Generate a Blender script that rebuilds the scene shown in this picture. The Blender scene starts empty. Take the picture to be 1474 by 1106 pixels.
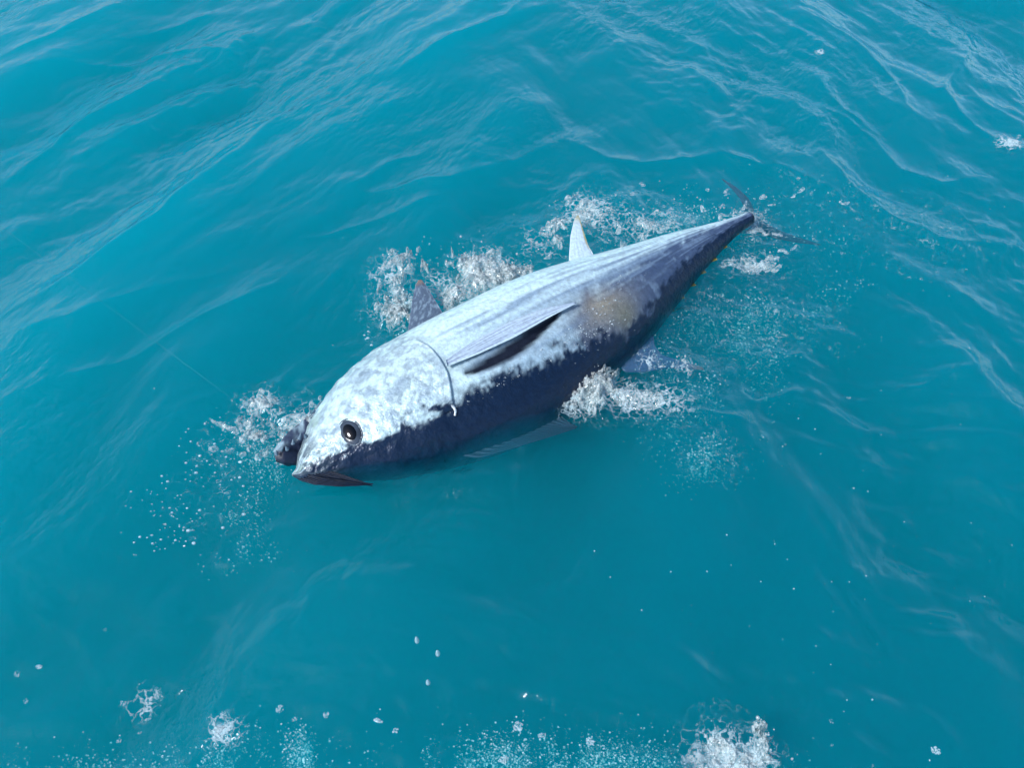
import bpy, math, random
import numpy as np
from mathutils import Vector
from mathutils.bvhtree import BVHTree

R = math.radians
rng = np.random.default_rng(7)
scene = bpy.context.scene
COL = scene.collection

# ------------------------------------------------------------------ camera
CAM_H, PITCH, HFOV = 1.8, 50.0, 62.0
PW, PH = 1474.0, 1106.0
cam_d = bpy.data.cameras.new('camera')
cam_d.angle = R(HFOV); cam_d.sensor_fit = 'HORIZONTAL'
cam_d.clip_start = 0.02; cam_d.clip_end = 9000
cam = bpy.data.objects.new('camera', cam_d); COL.objects.link(cam)
cam.location = (0, 0, CAM_H); cam.rotation_euler = (R(90 - PITCH), 0, 0)
scene.camera = cam

# ------------------------------------------------------------------ sky and sun
SUN_EL, SUN_AZ = 47.0, -122.0        # azimuth measured from the view direction (+Y), negative = left
world = bpy.data.worlds.new('World'); scene.world = world; world.use_nodes = True
wn = world.node_tree.nodes; wl = world.node_tree.links
wn.clear()
sky = wn.new('ShaderNodeTexSky'); sky.sky_type = 'NISHITA'; sky.sun_disc = False
sky.sun_elevation = R(SUN_EL); sky.sun_rotation = R(SUN_AZ)
sky.air_density = 1.0; sky.dust_density = 1.5; sky.ozone_density = 3.0
bg = wn.new('ShaderNodeBackground'); bg.inputs[1].default_value = 0.15
wo = wn.new('ShaderNodeOutputWorld')
wl.new(sky.outputs[0], bg.inputs[0]); wl.new(bg.outputs[0], wo.inputs[0])
sun_d = bpy.data.lights.new('sun', 'SUN'); sun_d.energy = 3.3; sun_d.angle = R(16.0)
sun_d.color = (0.97, 0.99, 1.0)
sun = bpy.data.objects.new('sun', sun_d); COL.objects.link(sun)
sv = Vector((math.sin(R(SUN_AZ)) * math.cos(R(SUN_EL)), math.cos(R(SUN_AZ)) * math.cos(R(SUN_EL)), math.sin(R(SUN_EL))))
sun.rotation_euler = sv.to_track_quat('Z', 'Y').to_euler(); sun.location = sv * 20

scene.view_settings.view_transform = 'Standard'; scene.view_settings.look = 'None'
scene.view_settings.exposure = 0.15; scene.view_settings.gamma = 1.0
scene.render.engine = 'CYCLES'
cy = scene.cycles
cy.use_denoising = True
cy.max_bounces = 6; cy.diffuse_bounces = 2; cy.glossy_bounces = 2; cy.transmission_bounces = 2
cy.volume_bounces = 3; cy.transparent_max_bounces = 28
cy.use_adaptive_sampling = True; cy.adaptive_threshold = 0.04; cy.adaptive_min_samples = 16
cy.sample_clamp_indirect = 4.0
cy.caustics_reflective = False; cy.caustics_refractive = False

# ------------------------------------------------------------------ picture -> place
F_PX = PW / 2 / math.tan(R(HFOV) / 2)
CC = np.array([0, 0, CAM_H])
FW = np.array([0, math.cos(R(PITCH)), -math.sin(R(PITCH))]); RT = np.array([1.0, 0, 0]); UPV = np.cross(RT, FW)
ZZ = np.array([0, 0, 1.0])

def ray(p):
    d = (p[0] - PW / 2) / F_PX * RT - (p[1] - PH / 2) / F_PX * UPV + FW
    return d / np.linalg.norm(d)

def on_plane(p, P, n):
    d = ray(p)
    return CC + d * (np.dot(P - CC, n) / np.dot(d, n))

def at_z(p, z=0.0):
    return on_plane(p, np.array([0, 0, z]), ZZ)

# ------------------------------------------------------------------ helpers
def arr_mesh(name, V, quads=None, tris=None, smooth=True):
    me = bpy.data.meshes.new(name)
    V = np.asarray(V, np.float32)
    loops = []; starts = []; totals = []; off = 0
    for Fa, k in ((quads, 4), (tris, 3)):
        if Fa is None or len(Fa) == 0: continue
        Fa = np.asarray(Fa, np.int32)
        loops.append(Fa.ravel()); starts.append(off + np.arange(len(Fa)) * k); totals.append(np.full(len(Fa), k))
        off += Fa.size
    loops = np.concatenate(loops); starts = np.concatenate(starts); totals = np.concatenate(totals)
    me.vertices.add(len(V)); me.vertices.foreach_set('co', V.ravel())
    me.loops.add(len(loops)); me.loops.foreach_set('vertex_index', loops.astype(np.int32))
    me.polygons.add(len(starts)); me.polygons.foreach_set('loop_start', starts.astype(np.int32))
    me.polygons.foreach_set('loop_total', totals.astype(np.int32))
    if smooth: me.polygons.foreach_set('use_smooth', np.ones(len(starts), bool))
    me.update(calc_edges=True); me.validate()
    return me

def link(name, me, mat=None, parent=None):
    o = bpy.data.objects.new(name, me); COL.objects.link(o)
    if mat is not None: me.materials.append(mat)
    if parent is not None: o.parent = parent
    return o

def tag(o, label=None, cat=None, group=None, kind=None):
    if label: o['label'] = label
    if cat: o['category'] = cat
    if group: o['group'] = group
    if kind: o['kind'] = kind
    return o

def vcol(me, C):
    a = me.color_attributes.new('Col', 'FLOAT_COLOR', 'POINT')
    C = np.asarray(C, np.float32)
    a.data.foreach_set('color', np.concatenate([C, np.ones((len(C), 1), np.float32)], 1).ravel())

def fattr(me, name, v):
    a = me.attributes.new(name, 'FLOAT', 'POINT'); a.data.foreach_set('value', np.asarray(v, np.float32))

def grid_quads(n, m, wrap_m=False, base=0):
    i = np.arange(n - 1)[:, None]; j = np.arange(m if wrap_m else m - 1)[None, :]
    j2 = (j + 1) % m
    return base + np.stack([i * m + j, i * m + j2, (i + 1) * m + j2, (i + 1) * m + j], -1).reshape(-1, 4)

def sstep(a, b, x):
    t = np.clip((x - a) / (b - a), 0, 1); return t * t * (3 - 2 * t)

_perm = rng.random((256, 256)).astype(np.float32)
def vnoise(x, y):
    x = np.asarray(x, float); y = np.asarray(y, float)
    xi = np.floor(x).astype(int); yi = np.floor(y).astype(int); fx = x - xi; fy = y - yi
    fx = fx * fx * fx * (fx * (fx * 6 - 15) + 10); fy = fy * fy * fy * (fy * (fy * 6 - 15) + 10)
    g = lambda a, b: _perm[a % 256, b % 256]
    return ((g(xi, yi) * (1 - fx) + g(xi + 1, yi) * fx) * (1 - fy) + (g(xi, yi + 1) * (1 - fx) + g(xi + 1, yi + 1) * fx) * fy)
def fbm(x, y, o=4, gain=0.5):
    s = 0; a = 1; t = 0
    for i in range(o):
        s = s + a * vnoise(x * 2 ** i + 17.3 * i, y * 2 ** i + 9.1 * i); t += a; a *= gain
    return s / t

# ------------------------------------------------------------------ materials
def new_mat(name):
    m = bpy.data.materials.new(name); m.use_nodes = True
    m.node_tree.nodes.clear()
    return m, m.node_tree.nodes, m.node_tree.links

def nd(nodes, t, **kw):
    n = nodes.new(t)
    for k, v in kw.items():
        if k == 'inp':
            for a, b in v.items(): n.inputs[a].default_value = b
        else: setattr(n, k, v)
    return n

_c = at_z((420, 145)) - at_z((0, 455)); CREST_DEG = math.degrees(math.atan2(_c[1], _c[0]))
def schlick(N, L, geo, normal=None, f0=0.021):
    """mirror share of a water surface, the same from above and from below"""
    d = nd(N, 'ShaderNodeVectorMath', operation='DOT_PRODUCT'); L.new(normal or geo.outputs['Normal'], d.inputs[0]); L.new(geo.outputs['Incoming'], d.inputs[1])
    a = nd(N, 'ShaderNodeMath', operation='ABSOLUTE'); L.new(d.outputs['Value'], a.inputs[0])
    b = nd(N, 'ShaderNodeMath', operation='SUBTRACT', use_clamp=True, inp={0: 1.0}); L.new(a.outputs[0], b.inputs[1])
    p = nd(N, 'ShaderNodeMath', operation='POWER', inp={1: 3.5}); L.new(b.outputs[0], p.inputs[0])
    m = nd(N, 'ShaderNodeMath', operation='MULTIPLY_ADD', inp={1: 1 - f0, 2: f0}); L.new(p.outputs[0], m.inputs[0])
    return m

def mat_water():
    m, N, L = new_mat('sea_water')
    out = nd(N, 'ShaderNodeOutputMaterial')
    geo = nd(N, 'ShaderNodeNewGeometry')
    vr = nd(N, 'ShaderNodeVectorRotate', rotation_type='Z_AXIS', inp={'Angle': R(-CREST_DEG)}); L.new(geo.outputs['Position'], vr.inputs['Vector'])
    mp = nd(N, 'ShaderNodeMapping', inp={'Scale': (0.45, 1.0, 1)})
    L.new(vr.outputs[0], mp.inputs['Vector'])
    n1 = nd(N, 'ShaderNodeTexNoise', inp={'Scale': 16.0, 'Detail': 4.0, 'Roughness': 0.58, 'Distortion': 0.0})
    L.new(mp.outputs[0], n1.inputs['Vector'])
    ra = nd(N, 'ShaderNodeAttribute', attribute_name='ripple')
    b2 = nd(N, 'ShaderNodeBump', inp={'Distance': 0.014}); L.new(ra.outputs['Fac'], b2.inputs['Strength'])
    L.new(n1.outputs['Fac'], b2.inputs['Height'])
    fr = schlick(N, L, geo, b2.outputs[0])
    gl = nd(N, 'ShaderNodeBsdfGlossy', inp={'Roughness': 0.10, 'Color': (0.78, 0.92, 1, 1)}); L.new(b2.outputs[0], gl.inputs['Normal'])
    tr = nd(N, 'ShaderNodeBsdfTransparent')
    mx = nd(N, 'ShaderNodeMixShader'); L.new(fr.outputs[0], mx.inputs[0]); L.new(tr.outputs[0], mx.inputs[1]); L.new(gl.outputs[0], mx.inputs[2])
    L.new(mx.outputs[0], out.inputs['Surface'])
    vs = nd(N, 'ShaderNodeVolumeScatter', inp={'Color': (0.0, 0.80, 1.0, 1), 'Density': 3.2, 'Anisotropy': 0.38})
    va = nd(N, 'ShaderNodeVolumeAbsorption', inp={'Color': (0.0, 0.900, 0.947, 1), 'Density': 6.0})
    av = nd(N, 'ShaderNodeAddShader'); L.new(vs.outputs[0], av.inputs[0]); L.new(va.outputs[0], av.inputs[1])
    L.new(av.outputs[0], out.inputs['Volume'])
    return m

def mat_film():
    m, N, L = new_mat('foam_film')
    out = nd(N, 'ShaderNodeOutputMaterial')
    geo = nd(N, 'ShaderNodeNewGeometry')
    tr = nd(N, 'ShaderNodeBsdfTransparent')
    # lacy foam film floating on the surface
    fa = nd(N, 'ShaderNodeAttribute', attribute_name='foam')
    vo = nd(N, 'ShaderNodeTexVoronoi', feature='DISTANCE_TO_EDGE', inp={'Scale': 42.0})
    n3 = nd(N, 'ShaderNodeTexNoise', inp={'Scale': 30.0, 'Detail': 5.0, 'Roughness': 0.65})
    L.new(geo.outputs['Position'], n3.inputs['Vector'])
    ad = nd(N, 'ShaderNodeVectorMath', operation='MULTIPLY_ADD'); ad.inputs[1].default_value = (0.06, 0.06, 0.06)
    L.new(n3.outputs['Color'], ad.inputs[0]); L.new(geo.outputs['Position'], ad.inputs[2]); L.new(ad.outputs[0], vo.inputs['Vector'])
    lace = nd(N, 'ShaderNodeMapRange', inp={'From Min': 0.0, 'From Max': 0.16, 'To Min': 0.38, 'To Max': -0.1}); L.new(vo.outputs['Distance'], lace.inputs['Value'])
    s1 = nd(N, 'ShaderNodeMath', operation='ADD'); L.new(lace.outputs[0], s1.inputs[0]); L.new(n3.outputs['Fac'], s1.inputs[1])
    s2 = nd(N, 'ShaderNodeMath', operation='ADD'); L.new(s1.outputs[0], s2.inputs[0]); L.new(fa.outputs['Fac'], s2.inputs[1])
    fr2 = nd(N, 'ShaderNodeMapRange', interpolation_type='SMOOTHSTEP', inp={'From Min': 0.88, 'From Max': 1.4}); L.new(s2.outputs[0], fr2.inputs['Value'])
    cut = nd(N, 'ShaderNodeMath', operation='GREATER_THAN', inp={1: 0.02}); L.new(fa.outputs['Fac'], cut.inputs[0])
    fm = nd(N, 'ShaderNodeMath', operation='MULTIPLY'); L.new(fr2.outputs[0], fm.inputs[0]); L.new(cut.outputs[0], fm.inputs[1])
    fm2 = nd(N, 'ShaderNodeMath', operation='MULTIPLY', inp={1: 0.85}); L.new(fm.outputs[0], fm2.inputs[0])
    df = nd(N, 'ShaderNodeBsdfDiffuse', inp={'Color': (0.66, 0.85, 0.90, 1)})
    b3 = nd(N, 'ShaderNodeBump', inp={'Strength': 1.0, 'Distance': 0.006}); L.new(s1.outputs[0], b3.inputs['Height']); L.new(b3.outputs[0], df.inputs['Normal'])
    mf = nd(N, 'ShaderNodeMixShader'); L.new(fm2.outputs[0], mf.inputs[0]); L.new(tr.outputs[0], mf.inputs[1]); L.new(df.outputs[0], mf.inputs[2])
    L.new(mf.outputs[0], out.inputs['Surface'])
    return m

def mat_attr(name, metal=0.0, rough=0.3, spec=0.5, nscale=60, namp=0.25, bump=0.002, bscale=90, coat=0.0, speck=0.0):
    m, N, L = new_mat(name)
    out = nd(N, 'ShaderNodeOutputMaterial')
    p = nd(N, 'ShaderNodeBsdfPrincipled', inp={'Metallic': metal, 'Roughness': rough, 'Specular IOR Level': spec, 'Coat Weight': coat, 'Coat Roughness': 0.08})
    at = nd(N, 'ShaderNodeAttribute', attribute_name='Col')
    tc = nd(N, 'ShaderNodeTexCoord')
    n = nd(N, 'ShaderNodeTexNoise', inp={'Scale': nscale, 'Detail': 5.0, 'Roughness': 0.6}); L.new(tc.outputs['Object'], n.inputs['Vector'])
    mr = nd(N, 'ShaderNodeMapRange', inp={'From Min': 0.25, 'From Max': 0.75, 'To Min': 1 - namp, 'To Max': 1 + namp}); L.new(n.outputs['Fac'], mr.inputs['Value'])
    mm = nd(N, 'ShaderNodeVectorMath', operation='SCALE'); L.new(at.outputs['Color'], mm.inputs[0]); L.new(mr.outputs[0], mm.inputs['Scale'])
    L.new(mm.outputs[0], p.inputs['Base Color'])
    nb = nd(N, 'ShaderNodeTexNoise', inp={'Scale': bscale, 'Detail': 4.0, 'Roughness': 0.6}); L.new(tc.outputs['Object'], nb.inputs['Vector'])
    b = nd(N, 'ShaderNodeBump', inp={'Strength': 1.0, 'Distance': bump}); L.new(nb.outputs['Fac'], b.inputs['Height']); L.new(b.outputs[0], p.inputs['Normal'])
    if coat: L.new(b.outputs[0], p.inputs['Coat Normal'])
    L.new(p.outputs[0], out.inputs[0])
    return m

def mat_plain(name, col, rough=0.4, spec=0.5, nscale=40, namp=0.3, bump=0.001):
    m, N, L = new_mat(name)
    out = nd(N, 'ShaderNodeOutputMaterial')
    p = nd(N, 'ShaderNodeBsdfPrincipled', inp={'Roughness': rough, 'Specular IOR Level': spec})
    tc = nd(N, 'ShaderNodeTexCoord')
    n = nd(N, 'ShaderNodeTexNoise', inp={'Scale': nscale, 'Detail': 4.0}); L.new(tc.outputs['Object'], n.inputs['Vector'])
    mr = nd(N, 'ShaderNodeMapRange', inp={'From Min': 0.25, 'From Max': 0.75, 'To Min': 1 - namp, 'To Max': 1 + namp}); L.new(n.outputs['Fac'], mr.inputs['Value'])
    mm = nd(N, 'ShaderNodeVectorMath', operation='SCALE'); mm.inputs[0].default_value = col[:3]; L.new(mr.outputs[0], mm.inputs['Scale'])
    L.new(mm.outputs[0], p.inputs['Base Color'])
    b = nd(N, 'ShaderNodeBump', inp={'Strength': 1.0, 'Distance': bump}); L.new(n.outputs['Fac'], b.inputs['Height']); L.new(b.outputs[0], p.inputs['Normal'])
    L.new(p.outputs[0], out.inputs[0])
    return m

def mat_drop(name, white=0.35, tint=(0.78, 0.90, 0.95), amp=0.3, sc=45.0):
    """clear water, part filled with tiny air bubbles that scatter white"""
    m, N, L = new_mat(name)
    out = nd(N, 'ShaderNodeOutputMaterial')
    tc = nd(N, 'ShaderNodeTexCoord')
    n = nd(N, 'ShaderNodeTexNoise', inp={'Scale': sc, 'Detail': 3.0, 'Roughness': 0.65}); L.new(tc.outputs['Object'], n.inputs['Vector'])
    mr = nd(N, 'ShaderNodeMapRange', inp={'From Min': 0.35, 'From Max': 0.65, 'To Min': max(0, white - amp), 'To Max': min(1, white + amp)}); L.new(n.outputs['Fac'], mr.inputs['Value'])
    geo = nd(N, 'ShaderNodeNewGeometry'); fr = schlick(N, L, geo)
    gl = nd(N, 'ShaderNodeBsdfGlossy', inp={'Roughness': 0.05})
    tr = nd(N, 'ShaderNodeBsdfTransparent', inp={'Color': (0.93, 0.97, 0.98, 1)})
    df = nd(N, 'ShaderNodeBsdfDiffuse', inp={'Color': (*tint, 1)})
    tl = nd(N, 'ShaderNodeBsdfTranslucent', inp={'Color': (*tint, 1)})
    md = nd(N, 'ShaderNodeMixShader', inp={0: 0.15}); L.new(df.outputs[0], md.inputs[1]); L.new(tl.outputs[0], md.inputs[2])
    m1 = nd(N, 'ShaderNodeMixShader'); L.new(mr.outputs[0], m1.inputs[0]); L.new(tr.outputs[0], m1.inputs[1]); L.new(md.outputs[0], m1.inputs[2])
    m2 = nd(N, 'ShaderNodeMixShader'); L.new(fr.outputs[0], m2.inputs[0]); L.new(m1.outputs[0], m2.inputs[1]); L.new(gl.outputs[0], m2.inputs[2])
    L.new(m2.outputs[0], out.inputs[0])
    return m

M_WATER = mat_water(); M_FILM = mat_film()
M_SKIN = mat_attr('tuna_skin', metal=0.22, rough=0.33, spec=0.35, nscale=70, namp=0.28, bump=0.0042, bscale=48, coat=0.3)
M_FIN = mat_attr('tuna_fin', rough=0.4, spec=0.4, nscale=120, namp=0.25, bump=0.001, bscale=200)
M_EYE = mat_plain('eye_iris', (0.045, 0.06, 0.085), 0.12, 0.4, 30, 0.5, 0.0002)
M_PUPIL = mat_plain('eye_pupil', (0.002, 0.003, 0.006), 0.06, 0.4, 10, 0.1, 0.0)
M_DARK = mat_plain('dark_mouth', (0.012, 0.016, 0.03), 0.3, 0.5, 60, 0.4, 0.002)
M_YEL = mat_plain('finlet_yellow', (0.30, 0.24, 0.04), 0.4, 0.4, 90, 0.3, 0.001)
M_SPLASH = mat_drop('splash_water', 0.22, (0.92, 1.0, 1.0), 0.32, 90.0)
M_FOAM = mat_drop('white_foam', 0.62, (0.60, 0.84, 0.90), 0.25)
M_BUB = mat_plain('air_bubbles', (0.66, 0.86, 0.86), 0.3, 0.5, 20, 0.2, 0.0)

# ------------------------------------------------------------------ the sea
def uv(p): return at_z(p)[:2]

def spaced(lo, hi, step, far):
    core = list(np.arange(lo, hi + step / 2, step)); a = []; b = []; s = step; x = lo; y = core[-1]
    while x > -far:
        s *= 1.15; x -= s; y += s; a.append(x); b.append(y)
    return np.array(a[::-1] + core + b)

XS = spaced(-2.75, 2.75, 0.0080, 3000.0); YS = spaced(0.22, 3.75, 0.0080, 3000.0)

# crest lines read off the photograph: (points, height, width)
RIDGES = [
    ([(0, 455), (110, 408), (190, 360), (245, 318), (290, 265), (350, 215), (420, 145)], 0.030, 0.085),
    ([(0, 255), (60, 215), (105, 175), (215, 118)], 0.020, 0.060),
    ([(90, 222), (170, 190), (215, 155), (310, 108)], 0.018, 0.060),
    ([(0, 90), (70, 62), (180, 0)], 0.020, 0.07), ([(20, 105), (150, 80), (270, 60), (350, 62)], 0.020, 0.06),
    ([(180, 45), (260, 20), (310, 0)], 0.020, 0.06), ([(560, 115), (650, 75), (730, 35), (770, 0)], 0.020, 0.07),
    ([(585, 105), (690, 55), (800, 10)], 0.015, 0.05),
    ([(430, 330), (520, 275), (640, 265), (740, 228), (805, 195)], 0.026, 0.08),
    ([(430, 345), (560, 310), (640, 285)], 0.012, 0.035),
    ([(475, 285), (560, 235), (620, 213)], 0.014, 0.05),
    ([(805, 195), (870, 222), (960, 225), (1040, 215), (1120, 235), (1200, 275), (1260, 320)], 0.016, 0.06),
    ([(0, 590), (110, 545), (200, 510), (330, 440), (410, 410)], 0.016, 0.05),
    ([(0, 500), (120, 465), (230, 420), (330, 390)], 0.014, 0.06),
    ([(420, 450), (470, 405), (495, 375)], 0.012, 0.035),
    ([(1165, 100), (1215, 155), (1270, 190)], 0.016, 0.05), ([(1155, 95), (1190, 150), (1260, 195), (1300, 240), (1360, 262), (1440, 245)], 0.018, 0.06),
    ([(1400, 20), (1395, 70), (1360, 130), (1380, 160), (1430, 195), (1474, 205)], 0.018, 0.055),
    ([(1230, 60), (1290, 115), (1310, 155)], 0.012, 0.04),
    ([(1180, 215), (1230, 270), (1280, 310), (1350, 340), (1474, 350)], 0.016, 0.06),
    ([(1060, 580), (1130, 555), (1165, 545)], 0.016, 0.035), ([(1080, 530), (1150, 500), (1225, 450)], 0.014, 0.05),
    ([(970, 590), (1040, 600), (1090, 598)], 0.012, 0.03),
    ([(1190, 665), (1270, 665), (1320, 635), (1390, 660), (1474, 700)], 0.014, 0.06),
    ([(1360, 870), (1410, 930), (1474, 965)], 0.014, 0.06), ([(1230, 560), (1330, 550), (1474, 500)], 0.012, 0.05),
    ([(560, 840), (650, 890), (760, 905), (860, 900)], 0.010, 0.045), ([(640, 890), (690, 920), (745, 925)], 0.008, 0.03),
    ([(560, 950), (640, 970), (700, 965), (760, 985)], 0.008, 0.03), ([(0, 900), (50, 870), (90, 905), (120, 950), (150, 990)], 0.008, 0.03),
    ([(180, 970), (230, 995), (300, 1000), (370, 1025)], 0.008, 0.028), ([(40, 850), (110, 825), (150, 820)], 0.006, 0.03),
    ([(970, 890), (1040, 920), (1130, 980)], 0.010, 0.05), ([(1270, 1040), (1330, 1070), (1400, 1075)], 0.008, 0.035),
    ([(640, 700), (720, 684), (790, 664), (830, 652)], 0.006, 0.05),
]

def sea_height(X, Y):
    H = np.zeros_like(X); near = (np.abs(X) < 3.2) & (Y > 0) & (Y < 4.4)
    fall = np.exp(-np.maximum(0, np.hypot(X, Y - 2) - 30) / 40)
    c1 = uv((420, 145)) - uv((0, 455)); c1 /= np.linalg.norm(c1); k1 = np.array([-c1[1], c1[0]])
    c2 = uv((1474, 350)) - uv((1155, 95)); c2 /= np.linalg.norm(c2); k2 = np.array([-c2[1], c2[0]])
    wr = sstep(-0.3, 1.2, X)
    wx = 0.22 * (fbm(X * 1.1 + 5, Y * 1.1, 3) - 0.5); wy = 0.22 * (fbm(X * 1.1 + 55, Y * 1.1 + 31, 3) - 0.5)
    Xw, Yw = X + wx, Y + wy
    r = np.random.default_rng(11)
    for k, wt in ((k1, 1 - 0.75 * wr), (k2, 0.25 + 0.75 * wr)):
        a0 = math.atan2(k[1], k[0])
        for lam, amp in ((2.6, .020), (1.5, .013), (0.95, .012), (0.62, .0085), (0.43, .0060), (0.3, .0036), (0.21, .0022)):
            for q in range(2):
                a = a0 + r.normal(0, 0.20 if lam > .5 else 0.35); ph = r.uniform(0, 6.283); kk = 2 * math.pi / lam
                th = kk * (math.cos(a) * Xw + math.sin(a) * Yw) + ph
                s = 0.5 + 0.5 * np.sin(th); H += wt * amp * 0.85 * (2 * s ** 1.5 - 1.0) * fall
    # long-crested streaks of small ripples
    for k, wt, sd in ((k1, 1 - .8 * wr, 3.0), (k2, .1 + .9 * wr, 41.0)):
        al = -k[1] * Xw + k[0] * Yw; ac = k[0] * Xw + k[1] * Yw
        pt = sstep(.40, .66, fbm(X * .9 + sd, Y * .9 + 2 * sd, 3)) * (.75 + .25 * sstep(.6, 2.6, Y))
        st = fbm(al * 1.6 + sd, ac * 8.5 + sd, 4, .55); H += wt * fall * (.2 + pt) * (1 + 1.0 * sstep(2.0, 3.4, Y) * sstep(.3, -.8, X)) * (.0045 * (1 - np.abs(2 * st - 1)) ** 2.0 + .052 * (fbm(al * 1.1 + sd + 7, ac * 4.6 + sd, 4, .5) - .5))
    c3_ = uv((880, 905)) - uv((560, 845)); c3_ /= np.linalg.norm(c3_); al = c3_[0] * Xw + c3_[1] * Yw; ac = -c3_[1] * Xw + c3_[0] * Yw
    pt = sstep(.40, .62, fbm(X * 1.7 + 71, Y * 1.7 + 12, 3)) * sstep(2.6, 1.6, Y) * (.35 + .65 * sstep(-.7, .3, X))
    H += fall * pt * .050 * (fbm(al * 2.0 + 5, ac * 9 + 1, 4, .5) - .5)
    patch = sstep(0.45, 0.7, fbm(X * 1.3 + 9, Y * 1.3 + 2, 3))
    H += (0.45 + 1.3 * patch) * 0.015 * (fbm(X * 8 + wx * 8, Y * 8 + wy * 8, 4) - 0.5) * fall
    xn, yn = X[near], Y[near]; h = np.zeros_like(xn)
    for pts, A, w in RIDGES:
        P = np.array([uv(p) for p in pts]); best = np.full(xn.shape, 9.0); sg = np.zeros_like(xn); tt = np.zeros_like(xn)
        box = (xn > P[:, 0].min() - .4) & (xn < P[:, 0].max() + .4) & (yn > P[:, 1].min() - .4) & (yn < P[:, 1].max() + .4)
        xb = xn[box] + wx[near][box] * .12 + 0.012 * (fbm(xn[box] * 9, yn[box] * 9, 2) - .5); yb = yn[box] + 0.03 * (fbm(xn[box] * 7 + 40, yn[box] * 7, 2) - .5)
        bb = best[box]; ss = sg[box]; tb = tt[box]; n = len(P) - 1
        for i in range(n):
            d = P[i + 1] - P[i]; l2 = d @ d
            t = np.clip(((xb - P[i, 0]) * d[0] + (yb - P[i, 1]) * d[1]) / l2, 0, 1)
            ex = xb - P[i, 0] - t * d[0]; ey = yb - P[i, 1] - t * d[1]; D = np.hypot(ex, ey); m = D < bb
            bb = np.where(m, D, bb); nrm = np.array([-d[1], d[0]]); nrm = nrm if nrm[1] > 0 else -nrm
            ss = np.where(m, np.sign(ex * nrm[0] + ey * nrm[1]), ss); tb = np.where(m, (i + t) / n, tb)
        if pts[0][1] > 640: A, w = A * .6, w * 1.5
        ww = w * np.where(ss > 0, 1.25, 0.7)
        env = np.clip(np.sin(np.pi * np.clip(tb, .02, .98)), 0, 1) ** 0.6
        h[box] += 1.1 * A * env * np.exp(-(np.sqrt((bb / ww) ** 2 + 0.015) - 0.12) * 1.9)
        h[box] += .035 * A * env * np.cos(bb * 2 * math.pi / .030) * np.exp(-bb / .05) * (ss < 0)
    # drop rings beside the droplets
    for (px, r0, A) in (((330, 775), .038, .0050), ((300, 742), .10, .0018), ((1010, 640), .14, .002), ((500, 560), .2, .002)):
        c = uv(px); rr = np.hypot(xn - c[0], yn - c[1]); h += A * np.exp(-((rr - r0) / .014) ** 2)
    # churned water along the fish
    for (px, rad, A) in CHURN:
        c = uv(px); rr = np.hypot(xn - c[0], yn - c[1]); g = np.exp(-(rr / rad) ** 2)
        h += A * g * (fbm(xn * 24 + px[0], yn * 24, 3) - 0.42)
    H[near] += h
    return H

CHURN = [((670, 676), .06, .006), ((740, 652), .06, .014), ((530, 515), .06, .03), ((660, 442), .05, .03), ((910, 352), .06, .02), ((1000, 322), .06, .02), ((960, 490), .06, .03), ((1030, 390), .05, .02),
         ((590, 440), .13, .07), ((690, 390), .13, .07), ((780, 350), .13, .03), ((850, 300), .14, .035), ((960, 290), .2, .02), ((420, 600), .14, .05), ((350, 600), .16, .03),
         ((860, 570), .09, .06), ((950, 560), .13, .03), ((1090, 340), .14, .03), ((1080, 440), .25, .02), ((1030, 640), .12, .02), ((1060, 1085), .10, .04),
         ((300, 1070), .2, .02), ((700, 1080), .3, .02), ((300, 700), .16, .012)]

# foam film: (pixel, radius in m, strength)
FOAM = [((580, 430), .10, .55), ((560, 385), .07, .45), ((640, 410), .10, .5), ((700, 380), .10, .6), ((740, 385), .06, .45), ((780, 345), .10, .3), ((845, 300), .10, .5),
        ((900, 320), .14, .32), ((960, 315), .14, .28), ((1000, 340), .10, .2), ((1085, 310), .10, .35), ((1090, 365), .06, .5), ((1060, 370), .05, .4), ((840, 560), .08, .65), ((870, 548), .05, .7), ((900, 568), .07, .5), ((960, 575), .08, .42),
        ((930, 515), .05, .35), ((985, 525), .04, .35), ((430, 600), .10, .35), ((370, 570), .06, .45), ((400, 600), .1, .3), ((350, 605), .06, .3), ((300, 700), .14, .12), ((310, 650), .1, .16),
        ((1050, 1088), .08, .6), ((1090, 1080), .05, .6), ((320, 1052), .035, .75), ((640, 1075), .25, .05), ((250, 1090), .25, .05), ((900, 1085), .2, .05),
        ((1020, 650), .12, .14), ((1200, 300), .3, .10), ((1090, 450), .3, .14), ((1330, 330), .3, .10), ((190, 1000), .04, .4), ((1455, 203), .05, .7), ((1180, 72), .02, .7)]

# picture corners on the water that bound each sheet of film
FILMS = [('lacy white foam film on the water along the belly and tail of the tuna', [(480, 200), (1140, 200), (480, 500), (1140, 500)]),
         ('torn white foam film on the water off the dark back', [(800, 500.5), (1120, 500.5), (800, 720), (1120, 720)]),
         ('thin foam film on the water ahead of the open mouth', [(200, 500.5), (480, 500.5), (200, 800), (480, 800)]),
         ('streaks of thin foam film on the rough water past the tail', [(1141, 20), (1474, 20), (1141, 500), (1500, 500)]),
         ('faint foam film over the bubbly wake', [(-40, 960), (1150, 960), (-40, 1106), (1150, 1106)])]

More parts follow.
